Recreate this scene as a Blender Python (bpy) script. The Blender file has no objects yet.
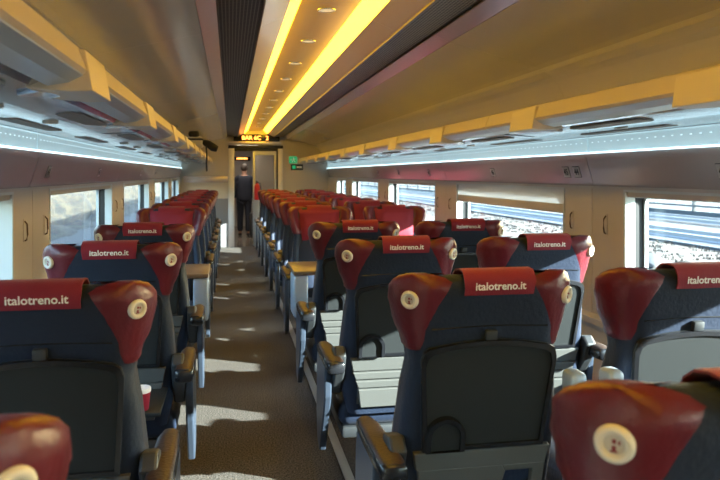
import bpy, bmesh, math, random
from mathutils import Vector, Matrix, Euler
random.seed(7)
PI = math.pi
scene = bpy.context.scene
COL = scene.collection
E = 1.47            # eye height
CX = 0.51           # centre line of the coach
HW = 1.48           # half width of the coach at the windows
Y0, Y1 = -1.79, 14.4
MOD = 2.72

# ------------------------------------------------------------------ materials
def mat(name, col, rough=0.5, metal=0.0, spec=0.5, emit=None, strength=0.0, noise=None, bump=None, coat=0.0, sheen=0.0):
    m = bpy.data.materials.new(name); m.use_nodes = True
    nt = m.node_tree; b = nt.nodes['Principled BSDF']
    b.inputs['Base Color'].default_value = (*col, 1)
    b.inputs['Roughness'].default_value = rough
    b.inputs['Metallic'].default_value = metal
    b.inputs['Specular IOR Level'].default_value = spec
    b.inputs['Coat Weight'].default_value = coat
    b.inputs['Sheen Weight'].default_value = sheen; b.inputs['Sheen Roughness'].default_value = .45
    if emit:
        b.inputs['Emission Color'].default_value = (*emit, 1)
        b.inputs['Emission Strength'].default_value = strength
    tc = nt.nodes.new('ShaderNodeTexCoord')
    if noise:                                   # (scale, colour, amount, stretch)
        sc, c2, amt, st = noise
        mp = nt.nodes.new('ShaderNodeMapping'); mp.inputs['Scale'].default_value = st
        n = nt.nodes.new('ShaderNodeTexNoise'); n.inputs['Scale'].default_value = sc; n.inputs['Detail'].default_value = 5
        mx = nt.nodes.new('ShaderNodeMix'); mx.data_type = 'RGBA'
        mx.inputs['A'].default_value = (*col, 1); mx.inputs['B'].default_value = (*c2, 1)
        rp = nt.nodes.new('ShaderNodeMapRange'); rp.inputs['From Min'].default_value = .5 - .5 * amt; rp.inputs['From Max'].default_value = .5 + .5 * amt
        nt.links.new(tc.outputs['Object'], mp.inputs['Vector']); nt.links.new(mp.outputs['Vector'], n.inputs['Vector'])
        nt.links.new(n.outputs['Fac'], rp.inputs['Value']); nt.links.new(rp.outputs['Result'], mx.inputs['Factor'])
        nt.links.new(mx.outputs['Result'], b.inputs['Base Color'])
    if bump:                                    # (scale, strength, stretch)
        sc, s, st = bump
        mp = nt.nodes.new('ShaderNodeMapping'); mp.inputs['Scale'].default_value = st
        n = nt.nodes.new('ShaderNodeTexNoise'); n.inputs['Scale'].default_value = sc; n.inputs['Detail'].default_value = 3
        bp = nt.nodes.new('ShaderNodeBump'); bp.inputs['Strength'].default_value = s; bp.inputs['Distance'].default_value = .01
        nt.links.new(tc.outputs['Object'], mp.inputs['Vector']); nt.links.new(mp.outputs['Vector'], n.inputs['Vector'])
        nt.links.new(n.outputs['Fac'], bp.inputs['Height']); nt.links.new(bp.outputs['Normal'], b.inputs['Normal'])
    return m

M = {}
M['navy'] = mat('navy_leather', (.0105, .0175, .037), .55, spec=.2, sheen=.08, bump=(90, .2, (1, 1, 1)), noise=(6, (.0145, .024, .048), .8, (1, 1, 1)))
M['red'] = mat('red_leather', (.120, .009, .017), .36, bump=(70, .2, (1, 1, 1)), noise=(9, (.090, .006, .012), .8, (1, 1, 1)))
M['cloth'] = mat('red_cloth', (.20, .003, .020), .75, sheen=.15, bump=(300, .3, (1, 1, 1)))
M['text'] = mat('white_print', (.85, .82, .80), .7)
M['black'] = mat('black_plastic', (.018, .021, .0225), .55, spec=.25, bump=(400, .12, (1, 1, 1)))
M['blackgl'] = mat('black_trim', (.012, .013, .016), .25)
M['grey'] = mat('grey_plastic', (.078, .081, .078), .5, bump=(300, .1, (1, 1, 1)))
M['dgrey'] = mat('dark_grey_plastic', (.03, .034, .038), .45)
M['shell'] = mat('blue_grey_shell', (.05, .068, .10), .35, .3)
M['brownl'] = mat('brown_leather', (.020, .010, .008), .5, bump=(90, .25, (1, 1, 1)), noise=(14, (.042, .018, .010), .7, (1, 1, 1)))
M['cream'] = mat('cream_plastic', (.68, .64, .55), .35)
M['disc'] = mat('disc_grey', (.50, .47, .41), .5)
M['maroon'] = mat('maroon_print', (.20, .01, .02), .6)
M['wall'] = mat('wall_panel', (.50, .455, .43), .42, noise=(3, (.45, .405, .375), .9, (1, 1, .25)), bump=(60, .03, (1, 1, .05)))
M['cove'] = mat('cove_panel', (.60, .54, .525), .24, .35, noise=(2, (.54, .47, .45), .9, (.3, 1, 3)), bump=(3, .05, (1, .4, 2)))
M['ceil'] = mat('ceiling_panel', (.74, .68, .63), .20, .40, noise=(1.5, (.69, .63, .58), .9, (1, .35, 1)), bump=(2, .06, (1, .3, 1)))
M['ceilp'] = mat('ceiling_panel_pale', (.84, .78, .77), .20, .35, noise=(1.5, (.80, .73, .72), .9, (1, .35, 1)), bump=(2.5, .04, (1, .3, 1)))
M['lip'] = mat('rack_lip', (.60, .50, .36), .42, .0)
M['tray'] = mat('rack_underside', (.50, .53, .56), .14, .75, bump=(2.6, .18, (1.6, .7, 1)))
M['chrome'] = mat('satin_metal', (.55, .55, .55), .25, .9)
M['inset'] = mat('perforated_inset', (.27, .25, .225), .7, bump=(220, .4, (1, 1, 1)))
M['diffuser'] = mat('pale_light_panel', (.62, .72, .76), .25, coat=.3, emit=(.55, .85, .95), strength=.11)
M['led'] = mat('cool_led', (.8, .9, 1), .5, emit=(.62, .90, 1.0), strength=.8)
M['glowdot'] = mat('glow_dot', (.8, .85, .9), .4, emit=(.62, .9, 1.0), strength=.22)
M['lamp'] = mat('warm_lamp', (1, .8, .3), .5, emit=(1.0, .56, .022), strength=3.0)
M['channel'] = mat('lamp_channel', (.60, .45, .24), .32, .25)
M['medal'] = mat('spot_lens', (.80, .72, .55), .3, emit=(1, .8, .5), strength=.12)
M['frame'] = mat('window_frame_pale', (.50, .54, .55), .35, .2)
M['gasket'] = mat('window_gasket', (.012, .013, .015), .5)
M['blind'] = mat('blind_cloth', (.62, .64, .66), .8); 
_nt = M['blind'].node_tree; _tr = _nt.nodes.new('ShaderNodeBsdfTranslucent'); _tr.inputs['Color'].default_value = (.5, .52, .54, 1); _mx = _nt.nodes.new('ShaderNodeMixShader')
_mx.inputs[0].default_value = .35; _nt.links.new(_nt.nodes['Principled BSDF'].outputs[0], _mx.inputs[1]); _nt.links.new(_tr.outputs[0], _mx.inputs[2]); _nt.links.new(_mx.outputs[0], _nt.nodes['Material Output'].inputs['Surface'])
M['blindbar'] = mat('blind_bar', (.46, .40, .34), .45)
M['hook'] = mat('hook_bronze', (.10, .06, .04), .35, .4)
M['sign'] = mat('sign_plate', (.40, .36, .33), .4)
M['signink'] = mat('sign_ink', (.02, .02, .022), .6)
M['green'] = mat('exit_green', (.01, .22, .09), .5, emit=(.02, .5, .2), strength=.15)
M['white'] = mat('white_print_two', (.8, .8, .78), .6)
M['orange'] = mat('display_letters', (.9, .3, .05), .5, emit=(1, .30, .05), strength=1.6)
M['endwall'] = mat('end_wall', (.50, .45, .38), .4)
M['endgrey'] = mat('end_wainscot', (.16, .16, .165), .5)
M['post'] = mat('door_post', (.62, .60, .57), .4)
M['vest'] = mat('vestibule_wall', (.42, .38, .34), .35, .2)
M['vfloor'] = mat('vestibule_floor', (.16, .14, .125), .15)
M['vlamp'] = mat('vestibule_lamp', (1, 1, 1), .5, emit=(1, .9, .75), strength=2.0)
M['extred'] = mat('extinguisher_red', (.55, .02, .02), .3)
M['suit'] = mat('dark_suit', (.006, .009, .022), .8)
M['skin'] = mat('skin', (.45, .25, .18), .5)
M['hair'] = mat('dark_hair', (.03, .018, .012), .6)
M['tabletop'] = mat('table_tan', (.15, .11, .085), .35)
M['tableblue'] = mat('table_blue_grey', (.34, .42, .52), .4, .2)
M['cupred'] = mat('cup_red', (.28, .01, .03), .45)
M['cupwhite'] = mat('cup_white', (.80, .80, .80), .5)
M['bagblack'] = mat('bag_black', (.012, .012, .013), .6)
M['bagwhite'] = mat('bag_white', (.55, .53, .5), .6)
M['rail'] = mat('rail_metal', (.50, .51, .50), .35, .6)
M['roof'] = mat('roof_steel', (.30, .30, .31), .5)
M['reclens'] = mat('recess_dark', (.02, .02, .02), .6)
# carpet : dark brown grey with a salt and pepper fleck
def carpet():
    m = mat('carpet', (.060, .055, .05), .95, spec=.1)
    nt = m.node_tree; b = nt.nodes['Principled BSDF']
    tc = nt.nodes.new('ShaderNodeTexCoord'); n = nt.nodes.new('ShaderNodeTexNoise'); n.inputs['Scale'].default_value = 120; n.inputs['Detail'].default_value = 2
    r = nt.nodes.new('ShaderNodeValToRGB'); r.color_ramp.elements[0].position = .38; r.color_ramp.elements[1].position = .66
    r.color_ramp.elements[0].color = (.028, .026, .0245, 1); r.color_ramp.elements[1].color = (.145, .134, .122, 1)
    bp = nt.nodes.new('ShaderNodeBump'); bp.inputs['Strength'].default_value = .6; bp.inputs['Distance'].default_value = .004
    nt.links.new(tc.outputs['Object'], n.inputs['Vector']); nt.links.new(n.outputs['Fac'], r.inputs['Fac']); nt.links.new(r.outputs['Color'], b.inputs['Base Color'])
    nt.links.new(n.outputs['Fac'], bp.inputs['Height']); nt.links.new(bp.outputs['Normal'], b.inputs['Normal'])
    return m
M['carpet'] = carpet()
# vent grille : fine grid of square holes in a dark grey sheet
def grille():
    m = mat('vent_grille', (.10, .095, .09), .5, .3)
    nt = m.node_tree; b = nt.nodes['Principled BSDF']
    tc = nt.nodes.new('ShaderNodeTexCoord'); br = nt.nodes.new('ShaderNodeTexBrick')
    br.offset = 0; br.inputs['Scale'].default_value = 1; br.inputs['Brick Width'].default_value = .0165; br.inputs['Row Height'].default_value = .030; br.inputs['Mortar Size'].default_value = .0026
    br.inputs['Color1'].default_value = (.006, .006, .006, 1); br.inputs['Color2'].default_value = (.010, .010, .009, 1); br.inputs['Mortar'].default_value = (.20, .19, .18, 1)
    nt.links.new(tc.outputs['Object'], br.inputs['Vector']); nt.links.new(br.outputs['Color'], b.inputs['Base Color'])
    return m
M['grille'] = grille()
def glass(name, tint=(1, 1, 1), gl=.12):
    m = bpy.data.materials.new(name); m.use_nodes = True
    nt = m.node_tree; nt.nodes.clear()
    o = nt.nodes.new('ShaderNodeOutputMaterial'); t = nt.nodes.new('ShaderNodeBsdfTransparent'); g = nt.nodes.new('ShaderNodeBsdfGlossy'); x = nt.nodes.new('ShaderNodeMixShader')
    t.inputs['Color'].default_value = (*tint, 1); g.inputs['Roughness'].default_value = .02
    lw = nt.nodes.new('ShaderNodeLayerWeight'); lw.inputs['Blend'].default_value = .5
    mr = nt.nodes.new('ShaderNodeMapRange'); mr.inputs['From Min'].default_value = .55; mr.inputs['From Max'].default_value = 1; mr.inputs['To Min'].default_value = .03; mr.inputs['To Max'].default_value = gl
    nt.links.new(lw.outputs['Facing'], mr.inputs['Value']); nt.links.new(mr.outputs['Result'], x.inputs[0]); nt.links.new(t.outputs[0], x.inputs[1]); nt.links.new(g.outputs[0], x.inputs[2]); nt.links.new(x.outputs[0], o.inputs[0])
    return m
M['glass'] = glass('window_glass', (.86, .94, .96), .06)
M['doorglass'] = glass('door_glass', (.72, .70, .66), .25)
# outdoors
M['ground'] = mat('ballast_ground', (.038, .035, .032), .95, noise=(1.2, (.024, .024, .023), .7, (1, 1, 1)))
M['dry'] = mat('dry_grass', (.072, .052, .038), .95, noise=(2.5, (.04, .035, .03), .6, (1, .4, 1)))
M['asphalt'] = mat('platform_asphalt', (.022, .032, .040), .9, noise=(1.5, (.032, .043, .05), .8, (1, .3, 1)))
M['concrete'] = mat('pale_concrete', (.055, .058, .06), .8, noise=(2, (.042, .045, .048), .8, (1, 1, 1)))
M['railsteel'] = mat('track_steel', (.20, .21, .22), .5, .3)
M['bush'] = mat('scrub_leaves', (.05, .052, .045), .9, noise=(5, (.075, .06, .052), .7, (1, 1, 1)))
def stone():
    m = mat('stone_bank', (.55, .47, .30), .95)
    nt = m.node_tree; b = nt.nodes['Principled BSDF']
    tc = nt.nodes.new('ShaderNodeTexCoord'); mp = nt.nodes.new('ShaderNodeMapping'); mp.inputs['Scale'].default_value = (1.5, .3, 2.2)
    n = nt.nodes.new('ShaderNodeTexNoise'); n.inputs['Scale'].default_value = 1.6; n.inputs['Detail'].default_value = 8; n.inputs['Roughness'].default_value = .7
    r = nt.nodes.new('ShaderNodeValToRGB'); r.color_ramp.elements[0].position = .42; r.color_ramp.elements[1].position = .58
    r.color_ramp.elements[0].color = (.006, .007, .006, 1); r.color_ramp.elements[1].color = (.034, .027, .0145, 1)
    bp = nt.nodes.new('ShaderNodeBump'); bp.inputs['Strength'].default_value = .7; bp.inputs['Distance'].default_value = .15
    nt.links.new(tc.outputs['Object'], mp.inputs['Vector']); nt.links.new(mp.outputs['Vector'], n.inputs['Vector']); nt.links.new(n.outputs['Fac'], r.inputs['Fac'])
    nt.links.new(r.outputs['Color'], b.inputs['Base Color']); nt.links.new(n.outputs['Fac'], bp.inputs['Height']); nt.links.new(bp.outputs['Normal'], b.inputs['Normal'])
    return m
M['stone'] = stone()

# ------------------------------------------------------------------ mesh helpers
class MB:
    def __init__(s): s.v = []; s.f = []; s.sm = []
    def add(s, vs, fs, smooth=False, mtx=None):
        b = len(s.v)
        for p in vs:
            p = Vector(p)
            s.v.append(mtx @ p if mtx else p)
        for f in fs: s.f.append([b + i for i in f]); s.sm.append(smooth)
        return s
    def box(s, x0, x1, y0, y1, z0, z1, bev=0.0, mtx=None, seg=2):
        bm = bmesh.new(); bmesh.ops.create_cube(bm, size=1)
        for v in bm.verts: v.co = Vector(((x0 + x1) / 2 + v.co.x * (x1 - x0), (y0 + y1) / 2 + v.co.y * (y1 - y0), (z0 + z1) / 2 + v.co.z * (z1 - z0)))
        if bev: bmesh.ops.bevel(bm, geom=bm.edges[:], offset=bev, segments=seg, profile=.5, affect='EDGES')
        return s.bm(bm, bool(bev), mtx)
    def bm(s, bm, smooth=True, mtx=None):
        bm.verts.index_update()
        s.add([v.co.copy() for v in bm.verts], [[v.index for v in f.verts] for f in bm.faces], smooth, mtx); bm.free(); return s
    def loft(s, rings, closed=True, caps=True, smooth=True, mtx=None):
        n = len(rings[0]); vs = [p for r in rings for p in r]; fs = []
        for i in range(len(rings) - 1):
            for j in range(n if closed else n - 1):
                k = (j + 1) % n
                fs.append([i * n + j, i * n + k, (i + 1) * n + k, (i + 1) * n + j])
        if caps and closed:
            fs.append(list(range(n))[::-1]); fs.append([(len(rings) - 1) * n + j for j in range(n)])
        return s.add(vs, fs, smooth, mtx)
    def prism(s, poly, a, b, axis='y', bev=0.0, mtx=None):
        """poly 2d, extruded a..b along axis. y: (x,z); x: (y,z); z: (x,y)"""
        def P(p, t): return {'y': (p[0], t, p[1]), 'x': (t, p[0], p[1]), 'z': (p[0], p[1], t)}[axis]
        bm = bmesh.new(); n = len(poly)
        va = [bm.verts.new(P(p, a)) for p in poly]; vb = [bm.verts.new(P(p, b)) for p in poly]
        bm.faces.new(va); bm.faces.new(vb[::-1])
        for i in range(n): bm.faces.new((va[i], vb[i], vb[(i + 1) % n], va[(i + 1) % n]))
        bmesh.ops.recalc_face_normals(bm, faces=bm.faces[:])
        if bev: bmesh.ops.bevel(bm, geom=bm.edges[:], offset=bev, segments=2, profile=.5, affect='EDGES')
        return s.bm(bm, False, mtx)
    def cyl(s, c, r, h, axis='z', n=24, r2=None, bev=0, mtx=None, smooth=True):
        bm = bmesh.new(); bmesh.ops.create_cone(bm, cap_ends=True, segments=n, radius1=r, radius2=r if r2 is None else r2, depth=h)
        if bev: bmesh.ops.bevel(bm, geom=[e for e in bm.edges if any(len(f.verts) > 4 for f in e.link_faces)], offset=bev, segments=2, profile=.5, affect='EDGES')
        R = {'z': Matrix(), 'x': Matrix.Rotation(PI / 2, 4, 'Y'), 'y': Matrix.Rotation(PI / 2, 4, 'X')}[axis]
        bmesh.ops.transform(bm, matrix=Matrix.Translation(c) @ R, verts=bm.verts[:])
        return s.bm(bm, smooth, mtx)
    def sphere(s, c, r, sc=(1, 1, 1), mtx=None, sub=3):
        bm = bmesh.new(); bmesh.ops.create_icosphere(bm, subdivisions=sub, radius=r)
        for v in bm.verts: v.co = Vector((c[0] + v.co.x * sc[0], c[1] + v.co.y * sc[1], c[2] + v.co.z * sc[2]))
        return s.bm(bm, True, mtx)
    def torus(s, c, R, r, mtx=None, n=28, k=10):
        rings = []
        for i in range(n):
            a = 2 * PI * i / n
            rings.append([Vector((c[0] + (R + r * math.cos(b)) * math.cos(a), c[1] + (R + r * math.cos(b)) * math.sin(a), c[2] + r * math.sin(b))) for b in [2 * PI * j / k for j in range(k)]])
        rings.append(rings[0]); return s.loft(rings, True, False, True, mtx)
    def tube(s, pts, r, n=8, mtx=None):
        pts = [Vector(p) for p in pts]; rings = []; rr = r if isinstance(r, (list, tuple)) else [r] * len(pts)
        up = Vector((0, 0, 1))
        for i, p in enumerate(pts):
            t = (pts[min(i + 1, len(pts) - 1)] - pts[max(i - 1, 0)]).normalized()
            a = t.cross(up)
            if a.length < .05: a = t.cross(Vector((1, 0, 0)))
            a.normalize(); b = a.cross(t)
            rings.append([p + (a * math.cos(2 * PI * j / n) + b * math.sin(2 * PI * j / n)) * rr[i] for j in range(n)])
        return s.loft(rings, True, True, True, mtx)
    def mesh(s, name):
        me = bpy.data.meshes.new(name); me.from_pydata([tuple(v) for v in s.v], [], s.f)
        me.polygons.foreach_set('use_smooth', s.sm)
        bm = bmesh.new(); bm.from_mesh(me); bmesh.ops.recalc_face_normals(bm, faces=bm.faces[:]); bm.to_mesh(me); bm.free()
        return me
    def build(s, name, m, parent=None, loc=(0, 0, 0), sharp=40):
        me = s.mesh(name); me.materials.append(M[m] if isinstance(m, str) else m)
        if any(s.sm): me.set_sharp_from_angle(angle=math.radians(sharp))
        return link(name, me, parent, loc)

def link(name, me, parent=None, loc=(0, 0, 0), rot=(0, 0, 0)):
    o = bpy.data.objects.new(name, me); COL.objects.link(o); o.parent = parent; o.location = loc; o.rotation_euler = rot
    return o
def tag(o, label, cat, group=None, kind=None):
    o['label'] = label; o['category'] = cat
    if group: o['group'] = group
    if kind: o['kind'] = kind
    return o
def thing(name, label, cat, loc=(0, 0, 0), rz=0, group=None):
    o = bpy.data.objects.new(name, None); COL.objects.link(o); o.location = loc; o.rotation_euler = (0, 0, rz); o.empty_display_size = .1
    return tag(o, label, cat, group)
def struct(o, label, cat): return tag(o, label, cat, None, 'structure')
def copy_tree(o, parent=None):
    c = o.copy(); COL.objects.link(c); c.parent = parent
    for ch in list(o.children): copy_tree(ch, c)
    return c
def lerp_tab(tab, z):
    if z <= tab[0][0]: return tab[0][1:]
    for a, b in zip(tab, tab[1:]):
        if z <= b[0]:
            t = (z - a[0]) / (b[0] - a[0]); t = t * t * (3 - 2 * t) * .5 + t * .5
            return tuple(p + (q - p) * t for p, q in zip(a[1:], b[1:]))
    return tab[-1][1:]
_txt = {}
def text_mesh(body, size, extrude=.0006, align='CENTER'):
    key = (body, size)
    if key not in _txt:
        cu = bpy.data.curves.new('lettering', 'FONT'); cu.body = body; cu.size = size; cu.align_x = align; cu.align_y = 'CENTER'; cu.extrude = extrude; cu.offset = .0006 * size / .04; cu.resolution_u = 3
        o = bpy.data.objects.new('lettering', cu); COL.objects.link(o)
        bpy.context.view_layer.update()
        me = bpy.data.meshes.new_from_object(o.evaluated_get(bpy.context.evaluated_depsgraph_get()))
        bpy.data.objects.remove(o); me.name = 'lettering'; me.materials.clear(); _txt[key] = me
    return _txt[key]
def lettering(body, size, m, parent, loc, rot, name='lettering'):
    me = text_mesh(body, size).copy(); me.materials.append(M[m]); return link(name, me, parent, loc, rot)

# ------------------------------------------------------------------ the seat (local: faces +Y, its back towards -Y)
REC = math.tan(math.radians(11.5)); TOP = 1.19
def yr(z): return (TOP - z) * REC
TAB = [(.42, .205, .05, .03, .12), (.55, .232, .05, .06, .13), (.70, .238, .05, .07, .12), (.85, .228, .05, .06, .11), (.95, .214, .06, .045, .10),
       (1.00, .222, .07, .045, .10), (1.06, .247, .100, .025, .09), (1.12, .262, .110, .015, .085), (1.19, .264, .110, .010, .085)]
TOPR = [(1.155, 0), (1.172, .008), (1.183, .020), (1.189, .034), (1.190, .043)]
def params(z, i):
    w, r, s, T = lerp_tab(TAB, z)
    tip = yr(z) + (r + s) + (T / 2 + .006 - r - s) * i / .043
    return w - i, yr(z) + i, max(min(r - i * .8, tip - yr(z) - i - .001), .002), tip, T - 2 * i
def outer(z, i=0):
    w, y, r, yt, T = params(z, i); P = []
    for k in range(4): P.append((-w, yt + (y + r - yt) * k / 4))
    for k in range(8): a = PI + PI / 2 * k / 8; P.append((-w + r + r * math.cos(a), y + r + r * math.sin(a)))
    for k in range(11): P.append((-w + r + (2 * w - 2 * r) * k / 10, y))
    for k in range(1, 9): a = 1.5 * PI + PI / 2 * k / 8; P.append((w - r + r * math.cos(a), y + r + r * math.sin(a)))
    for k in range(1, 5): P.append((w, y + r + (yt - y - r) * k / 4))
    return P
def full(z, i=0):
    w, y, r, yt, T = params(z, i); P = outer(z, i); yf = y + T
    F = [(w - .012, yt + .012), (w - .032, yt + .010), (w - .052, yt - .010), (w - .075, max(yf, yt - .05)), (w - .10, yf + .004)]
    nf = 7
    mid = [((w - .12) * (1 - 2 * k / (nf - 1)), yf + .012) for k in range(nf)]
    return P + F + mid + [(-x, yy) for x, yy in F[::-1]]
ZS = [.42 + .735 * k / 18 for k in range(19)]
LEV = [(z, 0) for z in ZS[:-1]] + TOPR
def shell_mesh():
    mb = MB(); mb.loft([[Vector((x, y, z)) for x, y in full(z, i)] for z, i in LEV]); return mb
def resample(P, a, b, n):
    L = [0]
    for p, q in zip(P, P[1:]): L.append(L[-1] + math.hypot(q[0] - p[0], q[1] - p[1]))
    out = []
    for k in range(n):
        t = a + (b - a) * k / (n - 1); j = 0
        while j < len(L) - 2 and L[j + 1] < t: j += 1
        u = (t - L[j]) / max(L[j + 1] - L[j], 1e-9); p, q = P[j], P[j + 1]
        tx, ty = q[0] - p[0], q[1] - p[1]; l = math.hypot(tx, ty)
        out.append((p[0] + tx * u, p[1] + ty * u, ty / l, -tx / l))     # point + outward normal
    return out
ZT = .972
def wing_mesh(side):
    mb = MB(); rows = []; n = 24
    levs = [(ZT + (1.155 - ZT) * k / 14, 0) for k in range(15)] + TOPR[1:]
    for li, (z, i) in enumerate(levs):
        P = outer(z, i); w, y, r, yt, T = params(z, i)
        yf = y + T
        pre = [(-w + .098, yf + .004), (-w + .075, max(yf, yt - .05)), (-w + .052, yt - .010), (-w + .032, yt + .010), (-w + .012, yt + .012)]
        P = pre + P
        base = sum(math.hypot(q[0] - p_[0], q[1] - p_[1]) for p_, q in zip(pre + [P[5]], pre[1:] + [P[5]])) + (yt - y - r)
        arc = r * PI / 2
        t = max(0, min(1, (z - ZT) / (1.18 - ZT)))
        wide = .055 + (arc + .052 - .055) * t ** .75
        if i: wide = arc + .052 - i * .35 + .0
        R = resample(P, 0, base + wide, n); row = []
        for k, (x, yy, nx, ny) in enumerate(R):
            off = .007 * min(1, 1.6 * math.sin(PI * k / (n - 1))) if k not in (0, n - 1) else -.003
            if li == 0: off = -.003
            nz = 0 if not i else i / .043
            row.append(Vector(((x + nx * off) * (1 if side < 0 else -1), yy + ny * off, z + .006 * nz)))
        rows.append(row)
    # close over the crest
    z, i = TOPR[-1]; last = rows[-1]; ym = sum(p.y for p in last) / n
    lim = .264 - .060
    rows.append([Vector((max(-lim, min(lim, p.x)), yr(z) + .045 + (p.y - yr(z) - .045) * .10, z + .0065)) for p in last])
    mb.loft(rows, False, False); return mb
def plane_mtx(): # x right, local y -> up the reclined back, local z -> out of the back (towards -Y)
    a = math.atan(REC); up = Vector((0, -math.sin(a), math.cos(a))); out = Vector((0, -math.cos(a), -math.sin(a)))
    m = Matrix.Identity(4)
    for r in range(3): m[r][0] = (1, 0, 0)[r]; m[r][1] = up[r]; m[r][2] = out[r]; m[r][3] = (0, yr(0), 0)[r]
    return m
PM = plane_mtx(); CA = math.cos(math.atan(REC))
def sl(z): return z / CA    # height -> distance up the back plane
def panel_outline(ins=0, n=10):
    zt, zb = 1.012 - ins, .690 + ins; wt, wb = .197 - ins, .180 - ins; P = [(-wb, sl(zb)), (wb, sl(zb))]
    rc = .022
    P += [(wt + .001, sl(zt - .055)), (wt - .006, sl(zt - .030))]
    for k in range(n + 1):
        t = 1 - 2 * k / n; P.append(((wt - .02) * t, sl(zt - .020 * t * t)))
    P += [(-wt + .006, sl(zt - .030)), (-wt - .001, sl(zt - .055))]
    return P
SM = {}    # shared part meshes
def reg(key, mb, m, sharp=40):
    me = mb.mesh(key); me.materials.append(M[m])
    if any(mb.sm): me.set_sharp_from_angle(angle=math.radians(sharp))
    SM[key] = me
reg('backrest', shell_mesh(), 'navy', 60)
reg('wing_l', wing_mesh(-1), 'red', 80); reg('wing_r', wing_mesh(1), 'red', 80)
mb = MB(); mb.prism(panel_outline(), .0, .012, 'z', .004, PM); reg('back_panel', mb, 'black')
mb = MB(); o, i_ = panel_outline(), panel_outline(.013); n = len(o)
mb.loft([[PM @ Vector((x, y, h)) for x, y in P] for P, h in ((o, .008), (o, .019), (i_, .021), (i_, .008))], True, False, False); reg('panel_frame', mb, 'blackgl')
def arch(w, h, z0, n=12):
    P = [(-w, z0)]
    for k in range(n + 1): a = PI - PI * k / n; P.append((w * math.cos(a), z0 + h - w + w * math.sin(a)))
    return P + [(w, z0)]
mb = MB(); a1, a2 = arch(.056, .102, sl(.694)), arch(.043, .089, sl(.694))
mb.loft([[PM @ Vector((x - .118, y, h)) for x, y in P] for P, h in ((a1, .01), (a1, .034), (a2, .034), (a2, .01))] + [[PM @ Vector((x - .118, y, .01)) for x, y in a1]], True, False, False); reg('arch_rim', mb, 'blackgl')
mb = MB(); mb.prism([(x - .118, y) for x, y in arch(.044, .090, sl(.694))], .010, .022, 'z', 0, PM); reg('cup_flap', mb, 'black')
mb = MB(); mb.box(-.017, .017, sl(1.012), sl(1.040), 0, .018, .004, PM); reg('latch_tab', mb, 'dgrey')
# stitched seam above the panel
mb = MB(); mb.tube([PM @ Vector((x, sl(1.045) + .004 * math.cos(x * 12), .001)) for x in [-.17 + .34 * k / 12 for k in range(13)]], .002, 5); reg('seam', mb, 'blackgl')
# lower shell: four grooved slabs
mb = MB()
zz = [.685, .622, .585, .548, .46]
for k, (a, b) in enumerate(zip(zz, zz[1:])):
    w1, w2 = .205 - .012 * k, .205 - .012 * (k + 1)
    mb.prism([(-w2, sl(b) + .003), (w2, sl(b) + .003), (w1, sl(a) - .003), (-w1, sl(a) - .003)], -.02, .012 + .004 * k, 'z', .003, PM)
mb.box(-.17, .17, sl(.47), sl(.68), -.03, .004, 0, PM); reg('lower_grooved', mb, 'grey')
mb = MB()
def quad(p): mb.prism([(x, sl(z)) for x, z in p], -.02, .016, 'z', .004, PM)
quad([(-.195, .63), (.195, .63), (.205, .685), (-.205, .685)])
quad([(-.17, .44), (.03, .44), (.075, .612), (.062, .634), (-.19, .634)])
quad([(.15, .44), (.185, .44), (.196, .634), (.06, .634), (.07, .612), (.155, .612)])
mb.box(-.16, .17, sl(.44), sl(.66), -.06, -.05, 0, PM); reg('lower_open', mb, 'grey')
# cushion
mb = MB(); mb.box(-.238, .238, .19, .70, .35, .475, .045, None, 4); reg('seat_cushion', mb, 'navy', 60)
mb = MB(); mb.box(-.225, .225, .20, .66, .30, .352, .012); reg('seat_pan', mb, 'dgrey')
mb = MB(); mb.prism([(.24, 0.0), (.52, 0.0), (.50, .05), (.42, .08), (.44, .31), (.27, .31), (.29, .08), (.25, .05)], -.07, .07, 'x', .008); reg('pedestal', mb, 'dgrey')
# red front cushion of the headrest (slightly puffed)
def pad():
    mb = MB(); nx, nz = 12, 10; G = []
    for k in range(nz + 1):
        z = .925 + .262 * k / nz; row = []
        for j in range(nx + 1):
            u = -1 + 2 * j / nx; v = -1 + 2 * k / nz
            w = .150 + .022 * (k / nz); puff = (1 - abs(u) ** 4) ** .5 * (1 - abs(v) ** 4) ** .5
            _, r, s, T = lerp_tab(TAB, min(z, 1.15)); row.append(Vector((u * w, yr(z) + T + .006 + .030 * puff - (.03 if v > .95 else 0), z)))
        G.append(row)
    mb.loft(G, False, False); return mb
reg('headrest_pad', pad(), 'cloth', 80)
# cloth label cover draped over the crest
prof = [(yr(1.138) - .008, 1.138), (yr(1.155) - .012, 1.155), (yr(1.175) - .012, 1.175), (.000, 1.194), (.014, 1.205), (.045, 1.208), (.075, 1.203), (.100, 1.186), (.118, 1.15)]
mb = MB(); rings = []
for j in range(7):
    x = -.103 + .206 * j / 6; wv = .0015 * math.sin(j * 2.1)
    up = [(y + wv, z) for y, z in prof]
    dn = [(y + (.004 if k < 4 else 0), z - (.004 if k >= 3 else 0)) for k, (y, z) in enumerate(prof)][::-1]
    rings.append([Vector((x * (1.0 - .03 * (k < 2 or k > 15)), y, z)) for k, (y, z) in enumerate(up + dn)])
mb.loft(rings); reg('label_cover', mb, 'cloth', 60)
SM['lettering'] = text_mesh('italotreno.it', .0305).copy(); SM['lettering'].materials.append(M['text'])
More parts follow.
